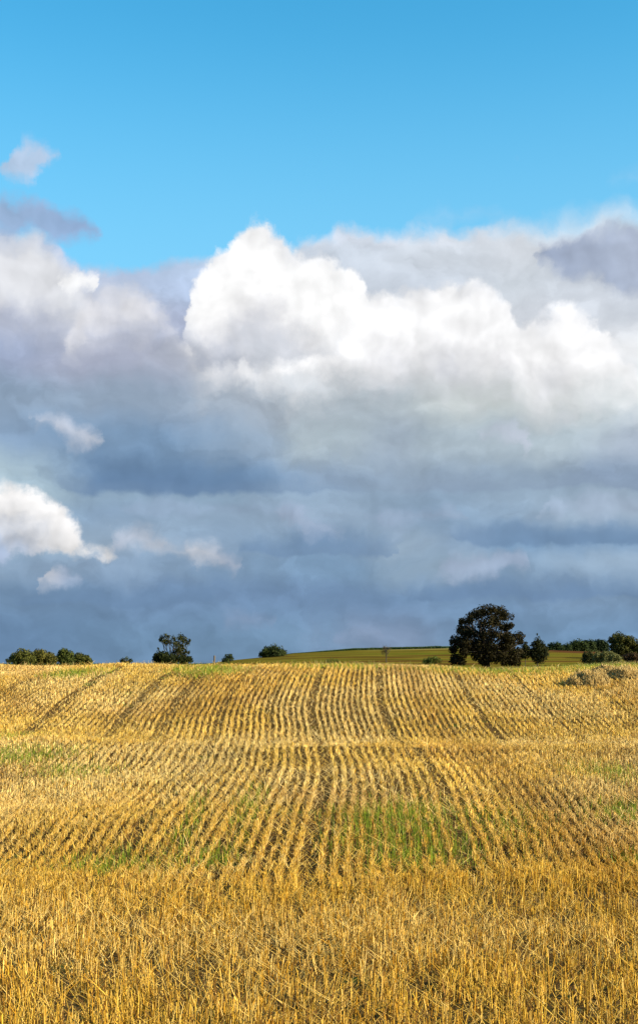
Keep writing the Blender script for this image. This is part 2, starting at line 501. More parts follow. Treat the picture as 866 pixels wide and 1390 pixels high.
def ground_material():
    m, n, out = material('ground_soil_and_fields')
    geo = n.new('ShaderNodeNewGeometry')
    P = geo.outputs['Position']
    x, y, z = n.sep(P)
    # soil with chopped straw and chaff between the rows
    soil = n.mix(n.noise(P, 5.0, 5, .6), (.040, .022, .009, 1), (.12, .070, .026, 1))
    chaff = n.ss(.50, .68, n.noise(n.v('MULTIPLY', P, (1, .7, 1)), 26.0, 4, .7))
    big = n.noise(P, .55, 3, .5)
    near = n.mix(n.mul(chaff, n.add(.10, n.mul(big, .7))), soil, (.50, .34, .10, 1))
    near = n.mix(n.ss(.60, .74, n.noise(P, .9, 4, .6)), near, (.10, .13, .025, 1))
    # rough grass beyond the crest
    g = n.noise(n.v('MULTIPLY', P, (.5, 1, 1)), .20, 6, .65)
    wob = n.mul(n.sub(n.noise(P, .03, 4, .6), .5), 36.0)
    hillc = n.mix(n.ss(.35, .65, g), (.090, .068, .009, 1), (.160, .115, .018, 1))
    lines = n.noise(n.v('MULTIPLY', P, (.12, 1.0, 0)), .12, 4, .6)
    hillc = n.mix(n.ss(.48, .60, lines), hillc, (.085, .092, .010, 1))
    hillc = n.mix(n.ss(.50, .62, n.noise(n.v('MULTIPLY', P, (.3, 1.0, 0)), .07, 5, .6)), hillc, (.075, .034, .010, 1))
    yy = n.add(y, n.mul(wob, .25))
    # pale verge below the ridge, dark green crop on the ridge
    hillc = n.mix(n.mul(n.mul(n.ss(440, 446, yy), n.ss(10, 40, x)), n.sub(1.0, n.ss(75, 85, x))), hillc, (.24, .18, .06, 1))
    hillc = n.mix(n.ss(466, 470, yy), hillc, (.020, .045, .008, 1))
    # bare brown ploughland on the far right
    pl = n.mul(n.ss(70, 74, n.add(x, n.mul(wob, .1))), n.ss(390, 394, yy))
    hillc = n.mix(pl, hillc, (.085, .036, .014, 1))
    c = n.mix(n.ss(43.5, 46, n.add(y, n.mul(n.sub(big, .5), 3.0))), near, (.16, .13, .022, 1))
    c = n.mix(n.ss(150, 240, y), c, hillc)
    pb = n.new('ShaderNodeBsdfPrincipled')
    n.put(pb.inputs['Base Color'], c)
    pb.inputs['Roughness'].default_value = .95
    pb.inputs['Specular IOR Level'].default_value = 0
    bp = n.new('ShaderNodeBump')
    bp.inputs['Strength'].default_value = .8
    bp.inputs['Distance'].default_value = .03
    n.put(bp.inputs['Height'], n.noise(P, 14.0, 5, .65))
    n.put(pb.inputs['Normal'], bp.outputs[0])
    n.t.links.new(pb.outputs[0], out.inputs[0])
    return m


# ------------------------------------------------------------------ mesh helpers
def mesh_obj(name, V, Fq, mat, parent=None, tint=None, smooth=False):
    """V (n,3); Fq (m,4) quads or (m,3) triangles; tint (n,3) colour per vertex"""
    me = bpy.data.meshes.new(name)
    V = np.asarray(V, np.float32)
    Fq = np.asarray(Fq, np.int32)
    k = Fq.shape[1]
    me.vertices.add(len(V))
    me.vertices.foreach_set('co', V.ravel())
    me.loops.add(Fq.size)
    me.loops.foreach_set('vertex_index', Fq.ravel())
    me.polygons.add(len(Fq))
    me.polygons.foreach_set('loop_start', np.arange(0, Fq.size, k, dtype=np.int32))
    me.polygons.foreach_set('loop_total', np.full(len(Fq), k, np.int32))
    if smooth:
        me.polygons.foreach_set('use_smooth', np.ones(len(Fq), bool))
    me.update(calc_edges=True)
    if tint is not None:
        a = me.attributes.new('tint', 'FLOAT_COLOR', 'POINT')
        c = np.ones((len(V), 4), np.float32)
        c[:, :3] = tint
        a.data.foreach_set('color', c.ravel())
    me.materials.append(mat)
    o = bpy.data.objects.new(name, me)
    COL.objects.link(o)
    if parent is not None:
        o.parent = parent
    return o


def tag(o, label=None, cat=None, group=None, kind=None):
    if label: o['label'] = label
    if cat: o['category'] = cat
    if group: o['group'] = group
    if kind: o['kind'] = kind
    return o


def empty(name, loc, label, cat, group=None):
    o = bpy.data.objects.new(name, None)
    o.empty_display_size = .3
    o.location = loc
    COL.objects.link(o)
    return tag(o, label, cat, group)


def tubes(paths, sides=6):
    """paths: list of (list of points, list of radii) -> verts, quads"""
    V, Q = [], []
    for pts, rad in paths:
        pts = [np.array(p, float) for p in pts]
        base = len(V)
        for i, p in enumerate(pts):
            t = pts[min(i + 1, len(pts) - 1)] - pts[max(i - 1, 0)]
            t = t / (np.linalg.norm(t) + 1e-9)
            a = np.cross(t, [0.31, .9, .22]); a /= np.linalg.norm(a) + 1e-9
            b = np.cross(t, a)
            for s in range(sides):
                g = 2 * math.pi * s / sides
                V.append(p + rad[i] * (math.cos(g) * a + math.sin(g) * b))
        for i in range(len(pts) - 1):
            for s in range(sides):
                s2 = (s + 1) % sides
                Q.append((base + i * sides + s, base + i * sides + s2, base + (i + 1) * sides + s2, base + (i + 1) * sides + s))
        # close the ends with degenerate-free caps of quads
        e = base + (len(pts) - 1) * sides
        for st in (base, e):
            for s in range(1, sides - 2, 2):
                Q.append((st, st + s, st + s + 1, st + s + 2))
    return np.array(V), np.array(Q)


#@@FIELD_BEGIN
# ------------------------------------------------------------------ ground sheet
def spread(dense0, dense1, step, far0, far1, grow=1.07):
    c = list(np.arange(dense0, dense1 + 1e-6, step))
    s, v = step, c[-1]
    while v < far1:
        s *= grow; v += s; c.append(v)
    s, v, lo = step, dense0, []
    while v > far0:
        s *= grow; v -= s; lo.append(v)
    return np.array(lo[::-1] + c)


gx = spread(-16, 16, .2, -9000, 9000)
gy = spread(4, 50, .2, -9000, 12000, 1.05)
GX, GY = np.meshgrid(gx, gy)
GZ = H(GX, GY)
nx, ny = len(gx), len(gy)
idx = np.arange(nx * ny).reshape(ny, nx)
GQ = np.stack([idx[:-1, :-1], idx[:-1, 1:], idx[1:, 1:], idx[1:, :-1]], -1).reshape(-1, 4)
ground = mesh_obj('ground', np.stack([GX, GY, GZ], -1).reshape(-1, 3), GQ, ground_material(), smooth=True)
tag(ground, kind='structure')

# ------------------------------------------------------------------ stubble
ROW = .140
HEAD = 13.3            # the headland, drilled across, ends here


def warp_x(y, x):
    """rows are not quite straight"""
    return .15 * np.sin(y * .33 + .4) + .12 * (vnoise(y * .21, x * .10 + 3.3) - .5) + .03 * (vnoise(y * .7, x * .3 + 9.1) - .5) * 2


# wheelings: row coordinate, half width, strength
TRAM = [(0.0, .12, 1.0), (-.95, .10, .8), (1.68, .13, 1.0), (1.04, .16, .75), (-1.62, .12, .7), (-2.15, .11, .85), (-3.3, .14, .9),
        (-4.32, .17, 1.0), (-6.1, .15, 1.0), (-8.0, .16, .6), (3.9, .09, .85), (5.6, .12, .6), (-.42, .08, .5), (.62, .08, .5), (7.4, .16, .6)]


def tramness(u, y):
    t = np.zeros_like(u)
    for c, w_, s_ in TRAM:
        k = (.75 if s_ >= .85 else .40) + .8 * vnoise(y * .35 + c * 7, c * 3.1 + 50)
        t = np.maximum(t, s_ * np.clip(k, 0, 1) * np.exp(-((u - c) / (w_ * (.75 if s_ >= .85 else .55))) ** 2))
    # the outer wheelings show on the upper slope only
    return t * np.where(np.abs(u + .4) > 2.5, .12 + .88 * sstep(23.5, 28, y), 1)


BLOTS = [(0.95, 16.3, .75, 2.0, 1.0), (1.35, 15.2, .5, .9, .8), (-1.15, 15.0, .35, .5, .7), (-2.3, 14.7, .5, .6, .9), (2.2, 16.5, .6, 1.8, .45), (4.1, 17.6, .5, .9, 1.0), (4.6, 21.5, .7, 1.4, .6),
         (-5.2, 23.5, .9, 1.2, .8), (-4.0, 21.5, .8, 1.2, .5), (-3.2, 39.5, 1.1, 2.0, .9), (-7.0, 38.5, .8, 1.5, .9), (6.5, 40.5, 3.5, 1.3, .9), (.6, 41, 1.6, 1.0, .6), (9, 30, 1.5, 1.5, .6),
         (-.9, 17.6, .25, 2.2, .55), (-1.6, 16.4, .15, 2.4, .8), (-6.5, 27, 1.4, 1.2, .4), (3.4, 14.8, .4, .5, .6), (8.6, 41.5, 3, 1.3, .9)]


def greenness(x, y):
    g = np.zeros_like(x)
    for cx, cy, rx, ry, s_ in BLOTS:
        g = np.maximum(g, s_ * np.exp(-((x - cx) / rx) ** 2 - ((y - cy) / ry) ** 2))
    return g * np.clip(.25 + 1.5 * fbm(x * 1.9, y * 1.1, 4.4, 3), 0, 1.4) + .10 * sstep(.60, .75, fbm(x * .6 + 70, y * .4, 2.2, 3))


# places kept clear of stubble
CLEAR = []
STONE = at(316, 1262, 10.4)
STONE = (STONE[0], STONE[1])
CLEAR.append((STONE[0] + .10, STONE[1] - .12, .22, .18))


def plants():
    xs, ys, us, hd = [], [], [], []
    # main rows run away from the camera
    for k in range(-112, 113):
        u0 = k * ROW
        y0, y1 = HEAD - .25, 43.2
        npl = int((y1 - y0) / .023)
        yy = y0 + (np.arange(npl) + rng.random(npl)) * .023
        half = .26 * yy + 2.6
        xx = u0 + warp_x(yy, u0)
        keep = np.abs(xx) < half
        keep &= rng.random(npl) < np.interp(yy, [14, 24, 43], [1.0, .92, .80])
        keep &= yy > HEAD + .25 * (vnoise(xx * .9, yy * 0 + 8.8) - .5) - .1
        yy, xx = yy[keep], xx[keep]
        xs.append(xx + rng.normal(0, .015, len(xx))); ys.append(yy); us.append(np.full(len(xx), u0)); hd.append(np.zeros(len(xx)))
    # headland rows run across
    for k in range(0, 60):
        v0 = 4.9 + k * .155
        if v0 > HEAD - .1:
            break
        half = .26 * v0 + 2.6
        npl = int(2 * half / .034)
        xx = -half + (np.arange(npl) + rng.random(npl)) * .034
        yy = v0 + .10 * (vnoise(xx * .5, v0 * 3.0) - .5) + .03 * xx * 0 + rng.normal(0, .020, npl)
        xs.append(xx); ys.append(yy); us.append(np.full(npl, 99.0)); hd.append(np.ones(npl))
    return map(np.concatenate, (xs, ys, us, hd))


def blades(bx, by, bz, dirx, diry, lean, hgt, wid, tint, sides=3, bend=None, taper=.75):
    """stalks as slim tapered prisms (sides 3) or flat blades (sides 2)"""
    n = len(bx)
    tx, ty, tz = bx + dirx * lean * hgt, by + diry * lean * hgt, bz + hgt * np.sqrt(np.clip(1 - lean ** 2, .05, 1))
    yaw = rng.random(n) * math.pi * 2
    V = np.empty((n, 2 * sides, 3), np.float32)
    for s in range(sides):
        g = yaw + 2 * math.pi * s / sides
        ca, sa = np.cos(g) * wid * .5, np.sin(g) * wid * .5
        V[:, s, 0], V[:, s, 1], V[:, s, 2] = bx + ca, by + sa, bz - .02
        V[:, sides + s, 0], V[:, sides + s, 1], V[:, sides + s, 2] = tx + ca * taper, ty + sa * taper, tz
    base = (np.arange(n) * 2 * sides)[:, None]
    if sides == 2:
        q = np.array([[0, 1, 3, 2]])
    else:
        q = np.array([[s, (s + 1) % sides, sides + (s + 1) % sides, sides + s] for s in range(sides)])
    Q = (base[:, :, None] + q[None]).reshape(-1, 4)
    T = np.repeat(tint[:, None, :], 2 * sides, 1).reshape(-1, 3)
    return V.reshape(-1, 3), Q, T


def lerp(a, b, t):
    return np.asarray(a)[None] * (1 - t[:, None]) + np.asarray(b)[None] * t[:, None]


def merge(parts):
    V, Q, T, o = [], [], [], 0
    for v, q, t in parts:
        V.append(v); Q.append(q + o); T.append(t); o += len(v)
    return np.concatenate(V), np.concatenate(Q), np.concatenate(T)


def straw_tint(x, y, n):
    gold, pale, brown, ochre = (.70, .455, .065), (.82, .61, .235), (.22, .115, .028), (.56, .31, .03)
    t = fbm(x * .45, y * .30, 6.1, 3)
    far = sstep(14, 17, y)
    pk = np.clip(sstep(.36, .62, t) * .6 + .12 + .20 * far + rng.normal(0, .28, n), 0, 1)
    c = lerp(gold, pale, pk)
    k = (rng.random(n) < .20)[:, None]
    c = np.where(k, np.asarray(brown)[None] * (.7 + .8 * rng.random((n, 1))), c)
    k = (rng.random(n) < .22 * (1 - .6 * far))[:, None]
    c = np.where(k, np.asarray(ochre)[None], c)
    # a paler strip, and browner strips of weathered stubble
    c = c * (1 + .22 * np.exp(-((x - 2.1) / .35) ** 2) * sstep(15, 18, y) * (1 - sstep(26, 30, y)))[:, None]
    bs = np.clip(np.exp(-((x - 2.75 - .02 * (25 - y)) / .38) ** 2) * .8 * sstep(13, 15, y) + .75 * sstep(.56, .68, fbm(x * .35 + 30, y * .28, 9.9, 3)) * far + .45 * sstep(2.3, 3.2, x) * sstep(9, 12, y) * (1 - sstep(23, 27, y)), 0, 1) * .5
    c = c * (1 - bs[:, None]) + (c * np.array([.60, .46, .34])[None]) * bs[:, None]
    # the headland stubble is more weathered; broad paler and duller stripes over the rest
    fg = (1 - sstep(12.5, 15.5, y))[:, None]
    c = c * (1 - fg * (1 - np.array([.92, .88, .74])[None]))
    c = c * (.86 + .34 * fbm(x * .55 + 13, y * .16, 17.0, 3))[:, None]
    return c * (.62 + .72 * rng.random((n, 1)))


px_, py_, pu_, ph_ = plants()
tr = np.where(ph_ > 0, 0, tramness(pu_, py_))
gr = greenness(px_, py_)
thin = fbm(px_ * 1.3 + 5, py_ * .8, 12.5, 3)                 # natural thin spots
den = (1 - .93 * np.clip(tr * 1.25, 0, 1)) * np.clip(1 - .72 * gr, .2, 1)
den *= np.where(ph_ > 0, np.clip(.35 + 2.2 * (thin - .27), .12, 1), np.clip(.75 + 2.0 * (thin - .30), .55, 1))
den *= 1 - .9 * np.exp(-((py_ - 13.75 - .12 * np.sin(px_)) / .10) ** 2) * (.5 + .5 * (thin > .48))
for cx, cy, rx, ry in CLEAR:
    den = np.where((np.abs(px_ - cx) < rx) & (np.abs(py_ - cy) < ry), 0, den)
tuft = .65 * vnoise(px_ * 5.5, py_ * 6.5, 3.0) + .35 * vnoise(px_ * 14, py_ * 14, 8.0)
den *= np.clip(.14 + 3.6 * (tuft - .33), .10, 1) * np.where(ph_ > 0, 1, .25) + np.where(ph_ > 0, 0, .75)
band = vnoise(px_ * .55 + 2, py_ * 2.3, 6.0)
den *= np.where(ph_ > 0, np.clip(.30 + 2.7 * (band - .25), .15, 1), 1)
keep = rng.random(len(px_)) < den
keep &= py_ > 5.2
px_, py_, ph_, tr = px_[keep], py_[keep], ph_[keep], tr[keep]
clump_h = np.interp(py_, [8, 13, 15, 18, 26, 42], [.112, .106, .090, .082, .080, .090]) * (1 + .9 * (fbm(px_ * .8, py_ * .6, 3.0, 3) - .5)) + .025 * ph_
clump_h *= 1 - .55 * np.clip(tr, 0, 1)
clump_h *= np.where(ph_ > 0, .62 + .72 * tuft[keep], .85 + .3 * tuft[keep])
parts = []
for near in (True, False):
    s_ = (py_ < 19) if near else (py_ >= 19)
    x0, y0, hh, hd = px_[s_], py_[s_], clump_h[s_], ph_[s_]
    rep = 6 if near else 3
    x = np.repeat(x0, rep); y = np.repeat(y0, rep); hg = np.repeat(hh, rep)
    n = len(x)
    ang = rng.random(n) * 2 * math.pi
    # plants lean together in patches
    pa = fbm(x * .9, y * .9, 21.0, 2) * 12
    dx, dy = np.cos(ang) * .75 + np.cos(pa) * .5, np.sin(ang) * .75 + np.sin(pa) * .5
    lean = np.clip(np.abs(rng.normal(0, 1, n)) * np.interp(y, [12, 15], [.36, .26]), 0, .75)
    fl = rng.random(n) < .09
    lean = np.where(fl, .8 + .15 * rng.random(n), lean)
    x += np.cos(ang) * .012 * rng.random(n); y += np.sin(ang) * .012 * rng.random(n)
    hg = hg * (.62 + .55 * rng.random(n))
    wd = (.0052 if near else .0060) * (.7 + .8 * rng.random(n)) * np.interp(y, [5, 10, 20, 42], [1.05, 1.1, 1.35, 1.75])
    tn = straw_tint(x, y, n)
    gz = H(x, y)
    parts.append(blades(x, y, gz, dx, dy, lean, hg, wd, tn, 3 if near else 2))
    if near:                                                # snapped stalks: the upper part folded over
        kk = rng.random(n) < .10
        a2 = rng.random(kk.sum()) * 2 * math.pi
        tz = gz[kk] + hg[kk] * np.sqrt(np.clip(1 - lean[kk] ** 2, .05, 1)) * .97
        parts.append(blades(x[kk] + dx[kk] * lean[kk] * hg[kk], y[kk] + dy[kk] * lean[kk] * hg[kk], tz, np.cos(a2), np.sin(a2), .75 + .3 * rng.random(kk.sum()), .03 + .09 * rng.random(kk.sum()), wd[kk] * .9, tn[kk] * 1.05, 3))
# loose straw lying on the ground and caught between the stalks
n = 60000
y = 5.2 + 38 * rng.random(n) ** 1.7
x = (rng.random(n) * 2 - 1) * (.26 * y + 2.4)
ang = rng.random(n) * 2 * math.pi
parts.append(blades(x, y, H(x, y) + .012 + .09 * rng.random(n) ** 3, np.cos(ang), np.sin(ang), np.full(n, .97) - .12 * rng.random(n), .08 + .20 * rng.random(n), .005 * np.interp(y, [5, 20, 42], [.9, 1.6, 2.4]),
                    straw_tint(x, y, n) * np.array([1.0, 1.02, 1.1])[None], 3))
V, Q, T = merge(parts)
st = mesh_obj('stubble', V, Q, M_STRAW, tint=T)
tag(st, 'golden wheat stubble standing in rows over the whole rising field', 'stubble', kind='stuff')

# green volunteers and grass in the stubble
n = 560000
y = 6 + 37 * rng.random(n)
x = (rng.random(n) * 2 - 1) * (.26 * y + 2.4)
g = greenness(x, y)
rowpos = np.abs(((x - warp_x(y, x)) / ROW + .5) % 1 - .5) * 2           # 0 on a row, 1 between rows
keep = rng.random(n) < np.clip(g - .10, 0, 1) * np.where(y < HEAD, .14, 1.05) * (.16 + .84 * rowpos)
x, y = x[keep], y[keep]
n = len(x)
ang = rng.random(n) * 2 * math.pi
tint = lerp((.16, .22, .014), (.32, .38, .03), rng.random(n)) * (.6 + .6 * rng.random((n, 1)))
V, Q, T = blades(x, y, H(x, y), np.cos(ang), np.sin(ang), np.abs(rng.normal(.2, .25, n)).clip(0, .9), .06 + .10 * rng.random(n), .010 * np.interp(y, [6, 20, 42], [.8, 1.1, 1.8]), tint, 2, taper=.25)
gw = mesh_obj('green_regrowth', V, Q, M_GREEN, tint=T)
tag(gw, 'fresh green shoots and grass growing in patches between the stubble rows', 'grass', kind='stuff')

# grassy margin past the end of the stubble
n = 60000
y = 42.4 + 5.5 * rng.random(n)
x = -15 + 32 * rng.random(n)
keep = (rng.random(n) < .10 + .9 * sstep(.42, .6, fbm(x * .3, y * .5, 8.1, 3)) * (.35 + .65 * sstep(2, 6, x)))
x, y = x[keep], y[keep]
n = len(x)
ang = rng.random(n) * 2 * math.pi
k = fbm(x * .5, y * .5, 15.0, 3) + rng.normal(0, .12, n)
tint = lerp((.17, .21, .03), (.45, .34, .12), sstep(.4, .6, k)) * (.6 + .6 * rng.random((n, 1)))
V, Q, T = blades(x, y, H(x, y), np.cos(ang), np.sin(ang), np.abs(rng.normal(.2, .22, n)).clip(0, .9), .08 + .14 * rng.random(n), np.full(n, .016), tint, 2, taper=.3)
gm = mesh_obj('margin_grass', V, Q, M_GREEN, tint=T)
tag(gm, 'pale rough grass along the far edge of the stubble field', 'grass', kind='stuff')

# dry weed mounds near the crest on the right
def weed_mound(px, py, Y, wpx, hpx, label, seed):
    r = np.random.default_rng(seed)
    X, _, _ = at(px, py, Y)
    e = empty('weed_clump', (X, Y, h(X, Y)), label, 'weeds', 'dead weed clumps near the crest')
    W, Hh = wpx / F * Y, hpx / F * Y
    n = 2600
    a, q = r.random(n) * 2 * math.pi, np.sqrt(r.random(n))
    x, y = np.cos(a) * q * W * .5, np.sin(a) * q * W * .35
    lump = .30 + 1.1 * vnoise(x * 5 + seed, y * 5)
    hg = Hh * (1 - .70 * q ** 2) * lump * (.35 + 1.0 * r.random(n)) + .05
    a2 = a + r.normal(0, .8, n)
    tint = lerp((.50, .34, .11), (.78, .58, .24), r.random(n)) * (.55 + .7 * r.random((n, 1)))
    gz = H(x + X, y + Y) - e.location.z
    V1, Q1, T1 = blades(x, y, gz, np.cos(a2), np.sin(a2), np.clip(.12 + .5 * q * r.random(n), 0, .9), hg, np.full(n, .020), tint, 3, taper=.35)
    # seed heads and dry leaves
    m = 1500
    i = r.integers(0, n, m)
    zz = gz[i] + hg[i] * (.4 + .6 * r.random(m))
    a3 = r.random(m) * 2 * math.pi
    V2, Q2, T2 = blades(x[i] + r.normal(0, .03, m), y[i] + r.normal(0, .03, m), zz, np.cos(a3), np.sin(a3), .3 + .6 * r.random(m), np.full(m, .06), np.full(m, .035), tint[i] * .8, 3, taper=.5)
    V, Q, T = merge([(V1, Q1, T1), (V2, Q2, T2)])
    mesh_obj('stems', V, Q, M_STRAW, e, tint=T)
    return e


weed_mound(797, 926, 36.6, 58, 14, 'largest brown clump of dead weeds, in the stubble below the pale hedge bush', 1)
weed_mound(846, 924, 37.6, 44, 12, 'brown clump of dead weeds nearest the right-hand edge of the field', 2)
weed_mound(820, 917, 38.6, 36, 9, 'low pale clump of dead weeds just behind and between two larger clumps', 3)

# a pale flint lying in the foreground
import bmesh
bm = bmesh.new()
bmesh.ops.create_icosphere(bm, subdivisions=3, radius=1)
for v in bm.verts:
    c = v.co
    q = float(fbm(c.x * 1.6 + 5, c.y * 1.6, c.z * 1.6 + 2, 3))
    v.co = c * (.75 + .55 * q)
    v.co.x *= .042; v.co.y *= .022; v.co.z *= .016
me = bpy.data.meshes.new('flint_stone')
bm.to_mesh(me); bm.free()
m, nb, out = material('pale_flint')
pb = nb.new('ShaderNodeBsdfPrincipled')
tc = nb.new('ShaderNodeTexCoord')
nb.put(pb.inputs['Base Color'], nb.mix(nb.noise(tc.outputs['Object'], 60, 4, .6), (.85, .78, .68, 1), (.6, .52, .42, 1)))
pb.inputs['Roughness'].default_value = .6
nb.t.links.new(pb.outputs[0], out.inputs[0])
me.materials.append(m)
so_ = bpy.data.objects.new('flint_stone', me)
COL.objects.link(so_)
so_.location = (STONE[0], STONE[1], h(*STONE) + .012)
so_.rotation_euler = (.1, .06, .15)
tag(so_, 'small pale flint stone lying among the foreground stubble', 'stone')
#@@FIELD_END

#@@TREES_BEGIN
# ------------------------------------------------------------------ trees and bushes
def foliage(center, blobs, leaf, dens, c_dark, c_light, r, gap=.0, gapscale=.6, squash=1.0):
    """leaves spread through lumps; blobs: (x, y, z, radius) in local metres"""
    Vs, Ts = [], []
    for bx, by, bz, br in blobs:
        n = int(2.3 * dens * 4 * math.pi * br * br / (leaf * leaf)) + 12
        d = r.normal(size=(n, 3)); d /= np.linalg.norm(d, axis=1)[:, None]
        q = br * (r.random(n) ** .45) * (.82 + .42 * vnoise(d[:, 0] * 2.3 + bx * 3, d[:, 1] * 2.3 + by * 3, d[:, 2] * 2.3 + bz * 3))
        p = np.array([bx, by, bz])[None] + d * q[:, None] * np.array([1, 1, squash])[None]
        if gap > 0:
            g = fbm(p[:, 0] * gapscale + 11, p[:, 1] * gapscale + 3, p[:, 2] * gapscale + 29, 3)
            k = g > gap * (.72 + .4 * r.random(len(p)))
            p, d = p[k], d[k]
        n = len(p)
        if n == 0:
            continue
        nrm = d + r.normal(0, .55, (n, 3)) + np.array([0, 0, .25])
        nrm /= np.linalg.norm(nrm, axis=1)[:, None]
        a = np.cross(nrm, r.normal(size=(n, 3))); a /= np.linalg.norm(a, axis=1)[:, None] + 1e-9
        b = np.cross(nrm, a)
        s = leaf * (.55 + .8 * r.random(n))[:, None]
        V = np.stack([p - a * s * .6, p - b * s * .34 + a * s * .05, p + a * s * .62, p + b * s * .34 + a * s * .05], 1)
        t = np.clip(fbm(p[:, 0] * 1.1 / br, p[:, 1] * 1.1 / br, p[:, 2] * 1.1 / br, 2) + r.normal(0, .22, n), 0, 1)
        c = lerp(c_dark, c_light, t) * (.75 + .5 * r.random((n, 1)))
        Vs.append(V.reshape(-1, 3)); Ts.append(np.repeat(c, 4, 0))
    V = np.concatenate(Vs); T = np.concatenate(Ts)
    return V, np.arange(len(V)).reshape(-1, 4), T


def tree(name, label, cat, base_px, Y, blobs_px, leaf, dens, c_dark, c_light, seed, group=None, trunk_r=.3, depth=.7, gap=0.0, gapscale=.6, fork=.35, stems=1, crown='crown', limbs=True, sink=0.0, minor=True, fat=1.18):
    """blobs_px: (px, py, radius px) lumps of the crown, turned into metres at distance Y"""
    r = np.random.default_rng(seed)
    blobs_px = [(a_, b_, c_ * fat) for a_, b_, c_ in blobs_px]
    X = at(base_px, 900, Y)[0]
    zb = h(X, Y) - sink
    e = empty(name, (X, Y, zb), label, cat, group)
    sc = Y / F
    xs = [b[0] for b in blobs_px]
    half = (max(xs) - min(xs)) / 2 * sc + .3
    cxm = (max(xs) + min(xs)) / 2
    B = []
    for (px, py, rp) in blobs_px:
        wx, _, wz = at(px, py, Y)
        rr = rp * sc
        u = min(1, abs(px - cxm) * sc / half)
        reach = depth * half * math.sqrt(max(.05, 1 - u * u))
        B.append((wx - X, r.uniform(-.35, .35) * reach, wz - zb, rr))
        if minor and rp > 4.5:                              # the crown is as deep as it is wide: lumps before and behind
            for sgn in (-1, 1):
                B.append((wx - X + r.normal(0, .25) * rr, sgn * reach * r.uniform(.55, .95), wz - zb - r.uniform(-.1, .5) * rr, rr * r.uniform(.75, .95)))
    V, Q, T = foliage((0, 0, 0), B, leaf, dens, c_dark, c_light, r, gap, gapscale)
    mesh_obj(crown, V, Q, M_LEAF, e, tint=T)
    # trunk and limbs
    top = max(b[2] for b in B)
    low = min(b[2] - b[3] for b in B)
    paths = []
    for s in range(stems):
        ox = (r.uniform(-.5, .5) * half * .8) if stems > 1 else 0
        fk = np.array([ox * 1.2 + r.normal(0, .05) * half, r.normal(0, .1), max(.15 * top, top * fork)])
        pts = [np.array([ox, 0, -.3]), np.array([ox + r.normal(0, .05), r.normal(0, .05), fk[2] * .5]), fk]
        paths.append((pts, [trunk_r * 1.25, trunk_r, trunk_r * .8]))
        if limbs:
            for (bx, by, bz, br) in B:
                if bz < fk[2] * .9 or r.random() > (1.0 / stems):
                    continue
                end = np.array([bx, by, bz])
                mid = fk * .45 + end * .55 + np.array([0, 0, -.12 * abs(bx - fk[0])]) + r.normal(0, .08, 3) * np.linalg.norm(end - fk)
                tr_ = trunk_r * (.18 + .22 * r.random())
                paths.append(([fk - np.array([0, 0, trunk_r * .6]), mid, end], [trunk_r * .45, tr_, tr_ * .35]))
    Vt, Qt = tubes(paths, 7)
    mesh_obj('trunk', Vt, Qt, M_BARK, e, smooth=True)
    return e


# --- the big dark tree
k = 7.217
BT = [(430, 105, 60), (560, 105, 60), (620, 150, 45), (335, 128, 52), (188, 205, 32), (265, 185, 50), (665, 250, 33), (600, 255, 40), (500, 185, 60), (400, 215, 60),
      (200, 295, 58), (300, 300, 62), (130, 400, 56), (225, 395, 60), (752, 350, 42), (700, 390, 55), (610, 345, 55), (480, 320, 55), (620, 440, 65), (450, 450, 70), (330, 440, 60), (395, 340, 50),
      (112, 475, 44), (125, 555, 48), (220, 490, 52), (340, 540, 50), (450, 550, 62), (560, 545, 62), (670, 500, 62), (715, 560, 45), (140, 600, 40), (110, 590, 30), (200, 590, 40), (690, 590, 48), (740, 500, 40), (730, 580, 34), (620, 590, 50), (400, 600, 40), (760, 400, 30)]
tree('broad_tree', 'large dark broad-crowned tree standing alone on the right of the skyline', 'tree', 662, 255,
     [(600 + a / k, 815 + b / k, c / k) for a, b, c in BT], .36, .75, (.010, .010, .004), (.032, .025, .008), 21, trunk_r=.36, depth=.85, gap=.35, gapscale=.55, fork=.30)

# --- the small pointed tree and the shrub beside it
k = 5.217
CT = [(148, 62, 9), (152, 82, 16), (150, 108, 26), (118, 128, 18), (180, 130, 26), (150, 150, 42), (205, 160, 24), (120, 180, 34), (180, 185, 40), (210, 195, 24), (150, 215, 44)]
tree('pointed_tree', 'small dark tree with a pointed top, right beside the broad tree', 'tree', 729, 258,
     [(700 + a / k, 850 + b / k, c / k) for a, b, c in CT], .28, .8, (.010, .013, .006), (.036, .038, .011), 22, trunk_r=.12, fat=1.12, gap=.40, gapscale=.9, fork=.5)
SB = [(70, 118, 12), (62, 140, 20), (85, 150, 16), (60, 175, 26), (90, 190, 26), (50, 205, 26)]
tree('shrub', 'narrow dark shrub filling the gap between broad and pointed trees', 'shrub', 713, 262,
     [(700 + a / k, 850 + b / k, c / k) for a, b, c in SB], .26, .8, (.010, .013, .006), (.036, .038, .011), 23, trunk_r=.08, fat=1.2, gap=.40, gapscale=.9)

